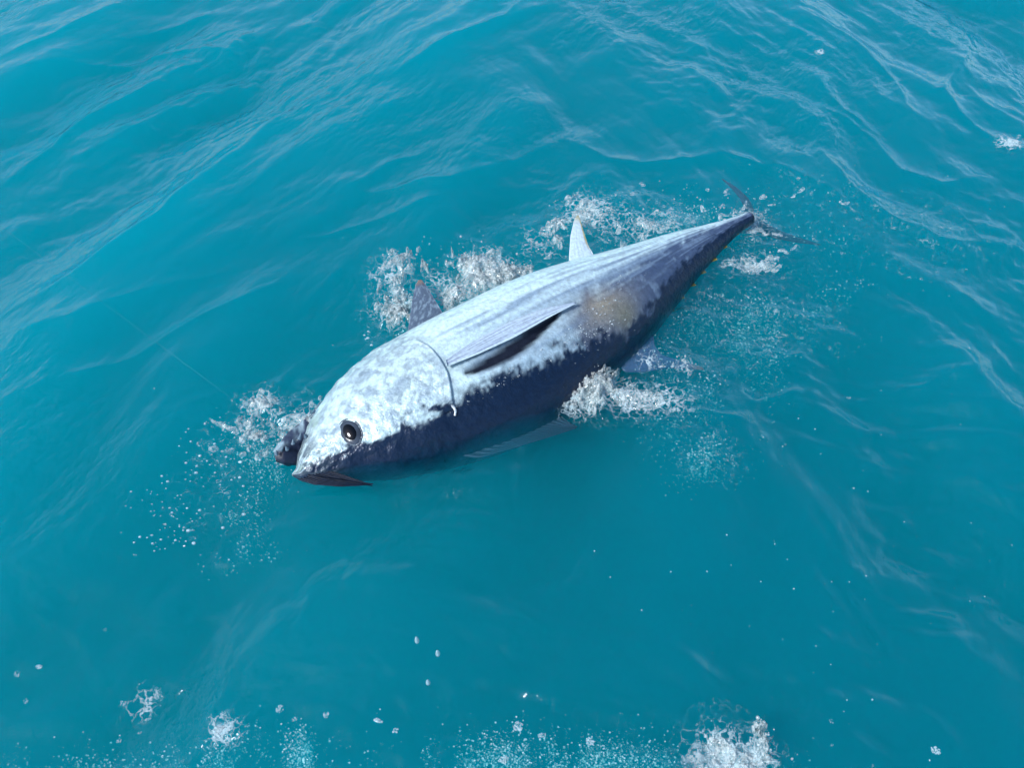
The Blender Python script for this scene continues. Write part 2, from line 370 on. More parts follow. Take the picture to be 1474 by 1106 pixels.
def build_sea():
    X, Y = np.meshgrid(XS, YS)           # rows = y
    Z = sea_height(X, Y)
    n, m = X.shape
    top = np.stack([X, Y, Z], -1).reshape(-1, 3)
    foam = np.zeros(n * m)
    for px, rad, a in FOAM:
        c = uv(px); foam = np.maximum(foam, min(.8, a * 1.22) * np.exp(-(((X - c[0]) ** 2 + (Y - c[1]) ** 2) / rad ** 2)).ravel())
    rip = 0.40 + 1.0 * sstep(0.42, 0.68, fbm(X * 1.6 + 3, Y * 1.6 + 8, 3)).ravel()
    top_q = grid_quads(n, m)
    # sides and bottom close the body of water
    ring = np.concatenate([np.arange(m), np.arange(1, n) * m + m - 1, (n - 1) * m + np.arange(m - 2, -1, -1), np.arange(n - 2, 0, -1) * m])
    low = top[ring].copy(); low[:, 2] = -14.0
    b0 = n * m; k = len(ring); kk = np.arange(k)
    side = np.stack([ring[(kk + 1) % k], ring, b0 + kk, b0 + (kk + 1) % k], -1)
    V = np.concatenate([top, low, [[0, 2, -14.0]]])
    cap = np.stack([b0 + kk, np.full(k, b0 + k), b0 + (kk + 1) % k], -1)
    me = arr_mesh('sea', V, np.concatenate([top_q, side]), cap)
    z = np.zeros(k + 1)
    fattr(me, 'ripple', np.concatenate([rip, z]))
    o = link('sea', me, M_WATER); tag(o, 'turquoise rippled sea water around the tuna', None, None, 'structure')
    # lacy foam film lying on the water, one sheet for each patch of the photograph
    for lab, box in FILMS:
        c0 = np.array([at_z(p)[:2] for p in box]); lo, hi = c0.min(0), c0.max(0)
        ins = (foam > .06) & (top[:, 0] > lo[0]) & (top[:, 0] <= hi[0]) & (top[:, 1] > lo[1]) & (top[:, 1] <= hi[1])
        fq = top_q[ins[top_q].all(1)]
        if len(fq) == 0: continue
        used, inv = np.unique(fq, return_inverse=True)
        fm = arr_mesh('foam_film', top[used] + [0, 0, .0025], inv.reshape(-1, 4)); fattr(fm, 'foam', foam[used])
        tag(link('foam_film', fm, M_FILM), lab, 'foam', None, 'stuff')
    return o, top, top_q

sea, SEA_V, SEA_Q = build_sea()
_ix = lambda x: np.clip(np.searchsorted(XS, x), 1, len(XS) - 1); _iy = lambda y: np.clip(np.searchsorted(YS, y), 1, len(YS) - 1)
SEA_Z = SEA_V[:, 2].reshape(len(YS), len(XS))
def sea_z(x, y): return SEA_Z[_iy(y), _ix(x)]

# ------------------------------------------------------------------ the tuna
BELLY = [(424, 672), (427, 662), (433, 645), (444, 616), (460, 588), (484, 556), (520, 525), (560, 500), (590, 485), (620, 468), (660, 450), (700, 429), (750, 408), (800, 391), (850, 377), (900, 362), (950, 345), (1000, 331), (1040, 321), (1078, 309)]
BACK = [(424, 692), (438, 697), (465, 696), (505, 690), (560, 686), (600, 680), (650, 670), (700, 655), (750, 638), (800, 614), (840, 584), (870, 556), (890, 537), (930, 497), (960, 458), (1000, 405), (1030, 370), (1060, 338), (1080, 322)]
ROLL_S = [0, .15, .35, .6, .8, 1.0]; ROLL_V = [4, 8, 11, 11, 8, 3]
ZC_S = [0, .1, .25, .45, .65, .85, 1.0]; ZC_V = [-.040, -.046, -.050, -.048, -.032, -.014, -.002]
A0 = at_z((424, 690), ZC_V[0]); B0 = at_z((1080, 315), ZC_V[-1])
AX = B0 - A0; TL = np.linalg.norm(AX[:2]); AX = np.array([AX[0], AX[1], 0]) / TL
DH = np.cross(AX, ZZ); DH = DH if DH[1] < 0 else -DH

def frame(s):
    r = R(np.interp(s, ROLL_S, ROLL_V)); d = DH * math.cos(r) - ZZ * math.sin(r); n = np.cross(d, AX); n = n if n[2] > 0 else -n
    P = A0 * [1, 1, 0] + AX * TL * s + ZZ * np.interp(s, ZC_S, ZC_V)
    return P, d, n

NS, NF = 260, 160
SS = np.concatenate([.06 * np.linspace(0, 1, 40)[:-1] ** 1.6, np.linspace(.06, 1.0, NS - 39)])
vb, vk = [], []
for s in SS:
    P, d, n = frame(s)
    def prof(pts):
        q = np.array([on_plane(p, P, n) - P for p in pts]); return np.interp(s, q @ AX / TL + s, q @ d)
    vb.append(prof(BELLY)); vk.append(prof(BACK))
vb, vk = np.array(vb), np.array(vk)
def smooth(a, k):
    p = np.pad(a, k, mode='edge'); return np.convolve(p, np.ones(2 * k + 1) / (2 * k + 1), 'valid')
vb2, vk2 = smooth(vb, 7), smooth(vk, 7)
bl = sstep(0, .05, SS); vb = vb * (1 - bl) + vb2 * bl; vk = vk * (1 - bl) + vk2 * bl
VC = (vb + vk) / 2; HD = np.maximum((vk - vb) / 2, 0.003)
KW = np.interp(SS, [0, .05, .15, .3, .5, .7, .9, .96, 1.0], [.9, .68, .64, .68, .72, .74, .72, .95, 1.2])
HD = HD * np.sqrt(np.clip(SS / .022, 0.004, 1)); WD = HD * KW; WD = np.minimum(WD, np.interp(SS, [0, .06, .3, 1], [.02, .06, .2, .2]))
PHI = np.linspace(0, 2 * math.pi, NF, endpoint=False)

def body_pt(s, phi, off=0.0):
    """phi 0 = back edge, pi/2 = upper flank, pi = belly edge"""
    s = np.asarray(s, float); phi = np.asarray(phi, float)
    r = np.radians(np.interp(s, ROLL_S, ROLL_V)); zc = np.interp(s, ZC_S, ZC_V)
    h = np.interp(s, SS, HD); w = np.interp(s, SS, WD); c = np.interp(s, SS, VC)
    cp, sp = np.cos(phi), np.sin(phi)
    ex = 0.94
    v = c + (h + off) * np.sign(cp) * np.abs(cp) ** ex; nn = (w + off) * np.sign(sp) * np.abs(sp) ** ex
    d = DH * np.cos(r)[..., None] - ZZ * np.sin(r)[..., None]; n = DH * np.sin(r)[..., None] + ZZ * np.cos(r)[..., None]
    return A0 * [1, 1, 0] + AX * TL * s[..., None] + ZZ * zc[..., None] + d * v[..., None] + n * nn[..., None]

def mix(a, b, t): return a * (1 - t[..., None]) + b * t[..., None]

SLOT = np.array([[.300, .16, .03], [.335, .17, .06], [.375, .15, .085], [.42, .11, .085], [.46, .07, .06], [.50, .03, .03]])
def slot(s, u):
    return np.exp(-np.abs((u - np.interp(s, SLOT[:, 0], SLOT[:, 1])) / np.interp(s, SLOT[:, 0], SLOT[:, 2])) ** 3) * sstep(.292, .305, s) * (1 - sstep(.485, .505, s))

def skin_colour(s, phi):
    u = np.cos(phi)                       # +1 back, -1 belly
    X = s * TL; U = u * 0.2
    n1 = fbm(X * 9, U * 9 + 3, 4); n2 = fbm(X * 60, U * 22 + 9, 4); n3 = fbm(X * 120, U * 120, 3); nl = fbm(X * 5, U * 90 + 30, 3)
    white = np.array([.74, .95, .95]); grey = np.array([.035, .065, .15]); navy = np.array([.004, .018, .050]); lav = np.array([.34, .48, .60])
    C = np.ones(s.shape + (3,)) * white
    # silver grey flank behind, streaked along the body
    t_gr = np.interp(s, [0, .36, .46, .52, .62, .8, .92, 1], [1.3, 1.3, .75, .12, .02, -.05, -.1, -.4])
    hz = sstep(-.75, -.05, u + .9 * (nl - .5)) * sstep(.25, .4, s); C = mix(C, lav, hz * .75)
    rb = fbm(X * 55 + U * 30, U * 6 + 70, 3)
    g = sstep(-.26, .10, u - t_gr + .55 * (nl - .5) + .3 * (n1 - .5) + .35 * (rb - .5)); C = mix(C, grey, g * .93)
    fl = sstep(.64, .8, n2) * g; C = mix(C, lav, fl * .35)
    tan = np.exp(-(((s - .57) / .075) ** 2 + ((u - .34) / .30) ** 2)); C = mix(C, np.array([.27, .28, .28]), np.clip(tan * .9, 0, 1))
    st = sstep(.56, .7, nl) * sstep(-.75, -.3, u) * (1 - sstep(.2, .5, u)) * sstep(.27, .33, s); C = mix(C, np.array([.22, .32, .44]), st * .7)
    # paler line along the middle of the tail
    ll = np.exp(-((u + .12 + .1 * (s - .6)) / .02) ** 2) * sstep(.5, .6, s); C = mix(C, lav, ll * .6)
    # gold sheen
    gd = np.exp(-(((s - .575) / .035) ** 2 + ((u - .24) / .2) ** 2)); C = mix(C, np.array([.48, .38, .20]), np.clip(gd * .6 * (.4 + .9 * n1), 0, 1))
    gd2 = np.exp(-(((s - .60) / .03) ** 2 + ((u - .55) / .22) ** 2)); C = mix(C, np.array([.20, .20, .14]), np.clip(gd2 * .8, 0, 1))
    # dark back with a ragged border
    t_nv = np.interp(s, [0, .05, .10, .16, .24, .30, .38, .46, .54, .60, .70, .85, 1], [.1, .30, .42, .46, .46, .40, .40, .38, .50, .72, .62, .42, .32])
    n4 = fbm(X * 45 + 5, U * 60 + 5, 4)
    nv = sstep(-.10, .06, u - t_nv + .34 * (n1 - .5) + .34 * (n4 - .5) + .14 * (n3 - .5)); C = mix(C, navy, nv)
    wb = np.exp(-((u - t_nv + .34 * (n1 - .5) + .42 * (n4 - .5)) / .12) ** 2) * (1 - nv) * (s < .5); C = mix(C, np.array([.42, .62, .72]), np.clip(wb, 0, 1) * .5)
    # mottled head
    hd = 1 - sstep(.26, .30, s)
    mo = sstep(.50, .68, fbm(X * 26 + 4, U * 30 + 6, 4)) * hd * (1 - nv); C = mix(C, np.array([.24, .34, .46]), mo * .55)
    gr = sstep(.5, .7, fbm(X * 16 + 44, U * 16 + 6, 3)) * (1 - sstep(.05, .12, s)) * (1 - nv); C = mix(C, np.array([.30, .42, .34]), gr * .8)
    # gap shadow under the long fin, painted over the pocket it folds into
    gap_shade = slot(s, u); C = mix(C, np.array([.012, .016, .030]), np.clip(gap_shade * 1.6, 0, 1))
    fz = sstep(.46, .66, fbm(X * 70 + 3, U * 80, 4)) * hd * (1 - nv); C = mix(C, np.array([.30, .40, .50]), fz * .6)
    C = mix(C, C * .86, hd * (1 - nv))
    sn = (1 - sstep(.02, .085, s)) * sstep(.38, .58, fbm(X * 34 + 2, U * 34 + 9, 4)); C = mix(C, np.array([.05, .08, .11]), sn * .85)
    return C

def pix_s(px):
    P = at_z(px); return float((P - A0) @ AX / TL)

tuna = bpy.data.objects.new('tuna', None); COL.objects.link(tuna); tuna.empty_display_size = 0.2
tag(tuna, 'large silver and navy tuna lying on its side at the surface of the sea', 'fish')

S2, P2 = np.meshgrid(SS, PHI, indexing='ij')
BV = body_pt(S2, P2)
# folded-fin slot and the crumpled skin of the head are real relief
_n = body_pt(S2, P2, .01) - BV; _n /= np.linalg.norm(_n, axis=-1, keepdims=True) + 1e-9
_hd = (1 - sstep(.24, .30, S2)) * sstep(.01, .05, S2)
_rel = -.014 * slot(S2, np.cos(P2)) * (np.sin(P2) > 0) + _hd * (.007 * (fbm(S2 * TL * 22, np.cos(P2) * 4.5, 3) - .5) + .004 * (fbm(S2 * TL * 75 + 8, np.cos(P2) * 15, 3) - .5))
BV = BV + _n * _rel[..., None]
V = BV.reshape(-1, 3); q = grid_quads(len(SS), NF, True)
V = np.concatenate([V, [BV[0].mean(0), BV[-1].mean(0)]])
k = np.arange(NF); base = (len(SS) - 1) * NF
tr = np.concatenate([np.stack([(k + 1) % NF, k, np.full(NF, len(V) - 2)], -1), np.stack([base + k, base + (k + 1) % NF, np.full(NF, len(V) - 1)], -1)])
me = arr_mesh('body', V, q, tr)
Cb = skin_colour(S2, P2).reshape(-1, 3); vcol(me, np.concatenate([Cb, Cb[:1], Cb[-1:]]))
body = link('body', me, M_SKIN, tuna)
BVH = BVHTree.FromPolygons([tuple(v) for v in V], [tuple(f) for f in q])
def cast(px):
    d = ray(px); loc, nor, i, t = BVH.ray_cast(Vector(CC), Vector(d))
    if loc is None: return at_z(px), ZZ
    n = np.array(nor); n = n if n @ d < 0 else -n
    return np.array(loc), n

# gill cover: a plate lying proud of the head with a free rear edge
def gill_cover():
    EDGE = [(578, 497), (598, 492), (618, 500), (634, 518), (643, 540), (648, 565), (650, 592)]
    se, pe = [], []
    for p in EDGE:
        P, n = cast(p); D = ((BV - P) ** 2).sum(-1); i, j = np.unravel_index(D.argmin(), D.shape); se.append(SS[i]); pe.append(PHI[j])
    se, pe = np.array(se), np.array(pe); o = np.argsort(pe); se, pe = se[o], pe[o]
    nu, nv = 60, 40
    ph = np.linspace(pe.min(), pe.max(), nu); sE = np.interp(ph, pe, se); sE = smooth(sE, 2)
    t = np.linspace(0, 1, nv)
    Sg = sE[:, None] - (1 - t)[None, :] * .10; Pg = np.repeat(ph[:, None], nv, 1)
    off = .0075 * t[None, :] ** 2 * np.ones((nu, 1)) + .0004; off = off * np.minimum(1, np.minimum(np.arange(nu), np.arange(nu)[::-1])[:, None] / 4 + .2)
    G = body_pt(Sg, Pg, off); lipS = np.repeat(sE[:, None], 1, 1) + .0015; lip = body_pt(lipS, ph[:, None], -.002)
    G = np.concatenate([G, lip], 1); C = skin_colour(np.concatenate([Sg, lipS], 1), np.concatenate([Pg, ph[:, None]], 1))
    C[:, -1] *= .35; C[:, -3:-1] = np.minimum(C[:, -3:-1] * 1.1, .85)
    me = arr_mesh('gill_cover', G.reshape(-1, 3), grid_quads(nu, nv + 1)); vcol(me, C.reshape(-1, 3))
    return link('gill_cover', me, M_SKIN, tuna)
gill_cover()

def fin(name, lead, trail, P, n, thick, colf, rays=0, nu=36, nv=22, ray_amp=.25, curl=None, parent=None, mat=None):
    """blade between a leading and a trailing outline (base -> tip, in picture pixels laid on the fin's own plane)"""
    a = np.array([on_plane(p, P, n) for p in lead]); b = np.array([on_plane(p, P, n) for p in trail])
    def res(c, k):
        l = np.r_[0, np.cumsum(np.linalg.norm(np.diff(c, axis=0), axis=1))]; x = np.linspace(0, l[-1], k)
        o = np.stack([np.interp(x, l, c[:, i]) for i in range(3)], -1)
        return np.stack([smooth(o[:, i], 1) if k > 6 else o[:, i] for i in range(3)], -1)
    a, b = res(a, nu), res(b, nu)
    t = np.linspace(0, 1, nv)[None, :, None]; M = a[:, None] * (1 - t) + b[:, None] * t
    U = np.linspace(0, 1, nu)[:, None]; T = np.linspace(0, 1, nv)[None, :]
    th = thick * (1 - .8 * U) * np.sqrt(np.clip(4 * T * (1 - T), 0.02, 1))
    if rays: th = th * (1 + ray_amp * np.sin(T * rays * 2 * math.pi))
    if curl is not None: M = M + n * curl(U, T)[..., None]
    top = M + n * th[..., None]; bot = M - n * th[..., None]
    V = np.concatenate([top.reshape(-1, 3), bot.reshape(-1, 3)])
    q = np.concatenate([grid_quads(nu, nv), grid_quads(nu, nv, base=nu * nv)[:, ::-1]])
    i = np.arange(nu - 1); N0 = nu * nv; rim = []
    for jj in (0, nv - 1):
        x = i * nv + jj; y = (i + 1) * nv + jj; rim.append(np.stack([x, y, y + N0, x + N0], -1))
    j = np.arange(nv - 1)
    for ii in (0, nu - 1): rim.append(np.stack([ii * nv + j, ii * nv + j + 1, ii * nv + j + 1 + N0, ii * nv + j + N0], -1))
    me = arr_mesh(name, V, np.concatenate([q] + rim))
    C = colf(U * np.ones_like(T), T * np.ones_like(U)).reshape(-1, 3); vcol(me, np.concatenate([C, C]))
    return link(name, me, mat or M_FIN, parent or tuna)

def c3(*c): return np.array(c)
def pelvic_col(U, T):
    n = fbm(U * 22, T * 14, 4); C = np.ones(U.shape + (3,)) * c3(.09, .13, .19); C = mix(C, c3(.26, .36, .44), sstep(.5, .68, n) * (1 - .6 * U)); return mix(C, c3(.22, .17, .14), sstep(.85, .97, U))
def anal_col(U, T):
    C = np.ones(U.shape + (3,)) * c3(.52, .66, .74); C = mix(C, c3(.36, .30, .10), np.clip(sstep(.82, .98, T) * sstep(.25, .6, U) + sstep(.8, 1, U) * .8, 0, 1)); return C
def dark_col(U, T):
    C = np.ones(U.shape + (3,)) * c3(.02, .03, .06); r = sstep(.3, .9, np.sin(T * 13 * 2 * math.pi)) * .35; return mix(C, c3(.16, .18, .28), r)
def purple_col(U, T):
    n = fbm(U * 9, T * 9, 3); C = np.ones(U.shape + (3,)) * c3(.06, .08, .16); C = mix(C, c3(.10, .11, .24), n); return mix(C, c3(.25, .12, .10), sstep(.75, 1, U))
def tail_col(U, T):
    n = fbm(U * 14, T * 7, 3); C = np.ones(U.shape + (3,)) * c3(.035, .03, .06); return mix(C, c3(.14, .045, .07), n * sstep(.1, .5, U))
def pect_col(U, T):
    s = fbm(U * 3, T * 26, 3); C = np.ones(U.shape + (3,)) * c3(.46, .58, .68); C = mix(C, c3(.24, .30, .44), sstep(.48, .7, s)); return mix(C, c3(.56, .72, .78), sstep(.82, .95, T))

def sag(px, ds=0):   # fish's own middle plane near a pixel
    s = pix_s(px); P, d, n = frame(min(1, max(0, s))); return P, d, n
P, d, n = sag((835, 380)); fin('anal_fin', [(818, 404), (819, 372), (821, 340), (826, 318), (831, 309)], [(872, 388), (858, 373), (846, 352), (839, 330), (833, 310)], P, n, .005, anal_col, 6, ray_amp=.15)
P, d, n = sag((615, 470)); fin('pelvic_fin', [(584, 496), (588, 470), (592, 440), (597, 415), (602, 403)], [(652, 470), (638, 452), (626, 432), (615, 413), (606, 402)], P, n, .006, pelvic_col, 8, ray_amp=.2)
P, d, n = sag((915, 510)); fin('second_dorsal_fin', [(888, 520), (898, 536), (925, 536), (965, 530), (1015, 533)], [(940, 478), (942, 498), (952, 511), (980, 520), (1012, 529)], P + n * .018, n, .005, purple_col, 6)
P, d, n = sag((770, 630)); fin('first_dorsal_fin', [(650, 655), (690, 660), (740, 645), (790, 630), (830, 617)], [(800, 590), (806, 598), (813, 604), (822, 610), (832, 614)], P + n * .030, n, .004, dark_col, 13, ray_amp=.7, nv=80)
# tail fin: a thin blade with two swept lobes, just under the surface
Pt, dt, nt = frame(1.0); Pt = Pt - ZZ * .125; 
caud = fin('tail_fin', [(1066, 318), (1072, 300), (1064, 284), (1052, 270), (1038, 257)], [(1082, 316), (1086, 303), (1078, 286), (1062, 271), (1040, 257)], Pt, nt, .006, tail_col, 6)
caud2 = fin('tail_fin', [(1068, 322), (1090, 334), (1115, 343), (1150, 350), (1182, 353)], [(1086, 304), (1096, 318), (1120, 331), (1150, 342), (1182, 352)], Pt, nt, .006, tail_col, 6)
# long pectoral fin laid back along the flank, its free edge lifted off
Pp, npn = cast((730, 480))
pl = fin('pectoral_fin', [(640, 521), (680, 494), (730, 466), (780, 446), (830, 436)], [(642, 531), (690, 512), (740, 489), (790, 460), (831, 438)], Pp, npn, .004, pect_col, 9, ray_amp=.3, curl=lambda U, T: .004 + .004 * T + .002 * np.sin(U * 3.1))
# finlets along the rear of the back
for i in range(8):
    t = i / 7; p = (952 + t * 108, 470 - t * 127); s = pix_s(p); P, d, n = frame(s); P = P
    p = (p[0] - 3, p[1] - 3); e = (p[0] + 1, p[1]); q0 = (p[0] - 6, p[1]); q1 = (p[0] + 2, p[1] - 9); tipp = (p[0] + 6 + i % 2, p[1] - 1 - 2 * t)
    fin('finlet', [q0, e, tipp], [q1, (p[0] + 4, p[1] - 5), tipp], P, n, .0025, lambda U, T: np.ones(U.shape + (3,)) * .3, nu=6, nv=5, mat=M_YEL)

# eye
Pe, ne = cast((504, 623))
def disc_dome(name, P, n, rx, ry, hgt, mat, parent, rot=0.0, nr=14, na=40):
    t = AX - n * (AX @ n); t /= np.linalg.norm(t); b = np.cross(n, t); t, b = t * math.cos(rot) + b * math.sin(rot), b * math.cos(rot) - t * math.sin(rot)
    r = np.linspace(0, 1, nr); a = np.linspace(0, 2 * math.pi, na, endpoint=False)
    G = P + r[:, None, None] * (np.cos(a)[None, :, None] * t * rx + np.sin(a)[None, :, None] * b * ry) + (n * hgt) * (np.sqrt(np.clip(1 - r ** 2, 0, 1)))[:, None, None]
    me = arr_mesh(name, G.reshape(-1, 3), grid_quads(nr, na, True)); return link(name, me, mat, parent)
def ring(name, P, n, rx, ry, tube, col, parent):
    t = AX - n * (AX @ n); t /= np.linalg.norm(t); b = np.cross(n, t); a = np.linspace(0, 2 * math.pi, 48, endpoint=False); c = np.linspace(0, 2 * math.pi, 10, endpoint=False)
    rad = np.cos(a)[:, None] * t + np.sin(a)[:, None] * b
    ctr = P + np.cos(a)[:, None] * t * rx + np.sin(a)[:, None] * b * ry
    G = ctr[:, None] + tube * (np.cos(c)[None, :, None] * rad[:, None] + np.sin(c)[None, :, None] * n * .7)
    V = G.reshape(-1, 3); i = np.arange(48)[:, None]; j = np.arange(10)[None]
    q = np.stack([i * 10 + j, i * 10 + (j + 1) % 10, ((i + 1) % 48) * 10 + (j + 1) % 10, ((i + 1) % 48) * 10 + j], -1).reshape(-1, 4)
    me = arr_mesh(name, V, q); vcol(me, np.ones((len(V), 3)) * col * (0.7 + .6 * rng.random((len(V), 1)))); return link(name, me, M_SKIN, parent)
eye = disc_dome('eye', Pe - ne * .002, ne, .028, .038, .008, M_EYE, tuna)
disc_dome('pupil', Pe + ne * .0012, ne, .018, .026, .0076, M_PUPIL, eye)
ring('eye_rim', Pe - ne * .002, ne, .0285, .0385, .003, c3(.05, .07, .10), eye)

# lower jaw, hanging open, and the dark mouth between the jaws
def jaw(name, top, bot, z0, z1, hw, colf, mat):
    n = 30; m = 20
    def res(c):
        c = np.array(c, float); l = np.r_[0, np.cumsum(np.hypot(*np.diff(c, axis=0).T))]; x = np.linspace(0, l[-1], n); return np.stack([np.interp(x, l, c[:, 0]), np.interp(x, l, c[:, 1])], -1)
    a, b = res(top), res(bot); zz = np.linspace(z0, z1, n); G = []
    for i in range(n):
        A = at_z(a[i], zz[i]); B = at_z(b[i], zz[i]); c = (A + B) / 2; r = (B - A) / 2; t = np.linspace(0, 2 * math.pi, m, endpoint=False)
        prof = math.sqrt(max(0.03, min(1, (n - 1 - i) / 6)))
        G.append(c + r * np.cos(t)[:, None] + ZZ * (hw * prof * np.sin(t))[:, None])
    G = np.array(G); ii, jj = np.meshgrid(np.arange(n), np.arange(m), indexing='ij'); G += ZZ * (.016 * (fbm(ii * .45, jj * .7, 3) - .5))[..., None] + DH * (.012 * (fbm(ii * .5 + 9, jj * .6, 3) - .5))[..., None]
    me = arr_mesh(name, G.reshape(-1, 3), grid_quads(n, m, True))
    s, t = np.meshgrid(np.linspace(0, 1, n), np.linspace(0, 1, m), indexing='ij'); vcol(me, colf(s, t).reshape(-1, 3)); return link(name, me, mat, tuna)
def jaw_col(s, t):
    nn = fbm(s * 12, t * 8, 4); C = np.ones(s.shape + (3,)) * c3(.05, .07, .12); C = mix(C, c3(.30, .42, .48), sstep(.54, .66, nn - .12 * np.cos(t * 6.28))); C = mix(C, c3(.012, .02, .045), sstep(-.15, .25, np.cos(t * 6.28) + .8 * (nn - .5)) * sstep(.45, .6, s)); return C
jaw('lower_jaw', [(500, 548), (470, 574), (446, 596), (424, 620), (408, 637), (394, 649)], [(500, 640), (472, 655), (448, 664), (430, 669), (412, 670), (397, 664)], -.092, -.018, .036, jaw_col, M_FIN)
jaw('mouth_interior', [(470, 628), (450, 640), (430, 652)], [(455, 672), (440, 676), (430, 674)], -.035, -.03, .018, lambda s, t: np.ones(s.shape + (3,)) * .02, M_DARK)

# dark frayed strands trailing from the snout
def tube_mesh(name, pts, r0, r1, sides=6):
    pts = np.array(pts, float); n = len(pts); T = np.gradient(pts, axis=0); T /= np.linalg.norm(T, axis=1)[:, None]
    u = np.cross(T, [0.3, 0.2, 1.0]); u /= np.linalg.norm(u, axis=1)[:, None]; v = np.cross(T, u); a = np.linspace(0, 2 * math.pi, sides, endpoint=False)
    r = np.linspace(r0, r1, n)[:, None, None]; G = pts[:, None] + r * (np.cos(a)[None, :, None] * u[:, None] + np.sin(a)[None, :, None] * v[:, None])
    return G.reshape(-1, 3), grid_quads(n, sides, True)
M_STR2 = mat_attr('dark_fringe', rough=.4, spec=.15, nscale=80, namp=.3, bump=.001, bscale=120)
M_STR = mat_plain('dark_strand', (0.004, 0.009, 0.02), 0.4, 0.15, 80, 0.5, .0005)
for i in range(13):
    f = i / 12; a = np.array([444 + 34 * f, 685 + 3.5 * f]); b = np.array([486 + 50 * f ** .7, 689 + 9.5 * f ** .8 + rng.normal(0, .8)])
    pts = []
    for t in np.linspace(0, 1, 10):
        p = a * (1 - t) + b * t; pts.append(at_z((p[0], p[1] + 2.5 * math.sin(t * 2.6) * (1 - f * .5)), .004 + .005 * math.sin(t * 3)))
    V, q = tube_mesh('strand', pts, .0042, .0009); link('strand', arr_mesh('strand', V, q), M_STR, tuna)
fin('snout_fringe', [(428, 690), (452, 698), (488, 701), (515, 700), (537, 698)], [(476, 678), (496, 684), (512, 690), (526, 695), (538, 697)], np.array([0, 0, .006]), ZZ, .003, lambda U, T: np.ones(U.shape + (3,)) * c3(.008, .016, .035) * (.4 + 1.6 * sstep(.2, .9, np.sin(T * 11 * 6.283)))[..., None], 11, ray_amp=.8, nv=70, mat=M_STR2)
# ragged pale lip of the lower jaw
for i in range(6):
    p = (398 + 8.0 * i + rng.normal(0, 1), 650 - 4.5 * i + rng.normal(0, 2)); l = rng.uniform(4, 10)
    pts = [at_z((p[0] + 3 * t * math.sin(i * 2.1), p[1] + 4 - l * t), .004 + .012 * t) for t in np.linspace(0, 1, 6)]
    V, q = tube_mesh('lip_fringe', pts, .0060, .0014); me = arr_mesh('lip_fringe', V, q); vcol(me, np.ones((len(V), 3)) * c3(.12, .19, .25)); link('lip_fringe', me, M_FIN, tuna)
# small pale flap behind the gill cover
pts = [cast((x, y))[0] + ZZ * .004 for x, y in ((650, 585), (654, 589), (656, 594), (655, 600))]
V, q = tube_mesh('gill_flap', pts, .005, .003, 8); me = arr_mesh('gill_flap', V, q); vcol(me, np.ones((len(V), 3)) * c3(.6, .66, .68)); link('gill_flap', me, M_SKIN, tuna)

# ------------------------------------------------------------------ splashes, bubbles, drops

def ico(sub):
    import bmesh
    bm = bmesh.new(); bmesh.ops.create_icosphere(bm, subdivisions=sub, radius=1.0)
    v = np.array([x.co[:] for x in bm.verts]); f = np.array([[y.index for y in x.verts] for x in bm.faces]); bm.free(); return v, f
I1, I2 = ico(1), ico(2)
I0 = (np.array([[1, 0, 0], [-1, 0, 0], [0, 1, 0], [0, -1, 0], [0, 0, 1], [0, 0, -1.0]]), np.array([[0, 2, 4], [2, 1, 4], [1, 3, 4], [3, 0, 4], [2, 0, 5], [1, 2, 5], [3, 1, 5], [0, 3, 5]]))

def balls(name, P, r, mat, sq=None, big=.004):
    P = np.asarray(P); r = np.asarray(r); Vs, Fs, off = [], [], 0
    sq = np.ones((len(P), 3)) if sq is None else sq
    for (iv, fi), msk in ((I0, r < .0012), (I1, (r < big) & (r >= .0012)), (I2, r >= big)):
        k = msk.sum()
        if not k: continue
        V = P[msk][:, None] + iv[None] * r[msk][:, None, None] * sq[msk][:, None]
        Fs.append((fi[None] + (np.arange(k) * len(iv))[:, None, None]).reshape(-1, 3) + off); Vs.append(V.reshape(-1, 3)); off += k * len(iv)
    return arr_mesh(name, np.concatenate(Vs), None, np.concatenate(Fs))

def beads():  # drops added to stand in for glitter at the dark border and gold patch
    r = np.random.default_rng(77); n = 900; s = np.concatenate([r.uniform(.03, .62, 620), r.normal(.56, .05, 280)]); s = np.clip(s, .03, .7)
    u = np.interp(s, [0, .05, .10, .16, .24, .30, .38, .46, .54, .60, .70], [-.3, .1, .36, .46, .46, .40, .40, .38, .50, .6, .62]) + r.normal(0, .06, n)
    u[620:] = .30 + r.normal(0, .14, 280) - (s[620:] - .56) * 2.2; u = np.clip(u, -.95, .95)
    P = body_pt(s, np.arccos(u), .0005); rad = .0008 * 4 ** (r.random(n) ** 2.5)
    o = link('glint_beads', balls('glint_beads', P, rad, None, np.tile([[1.2, 1, .8]], (n, 1))), mat_drop('glint_bead', .25, (.85, .95, 1)), tuna); o['kind'] = 'stuff'
beads()

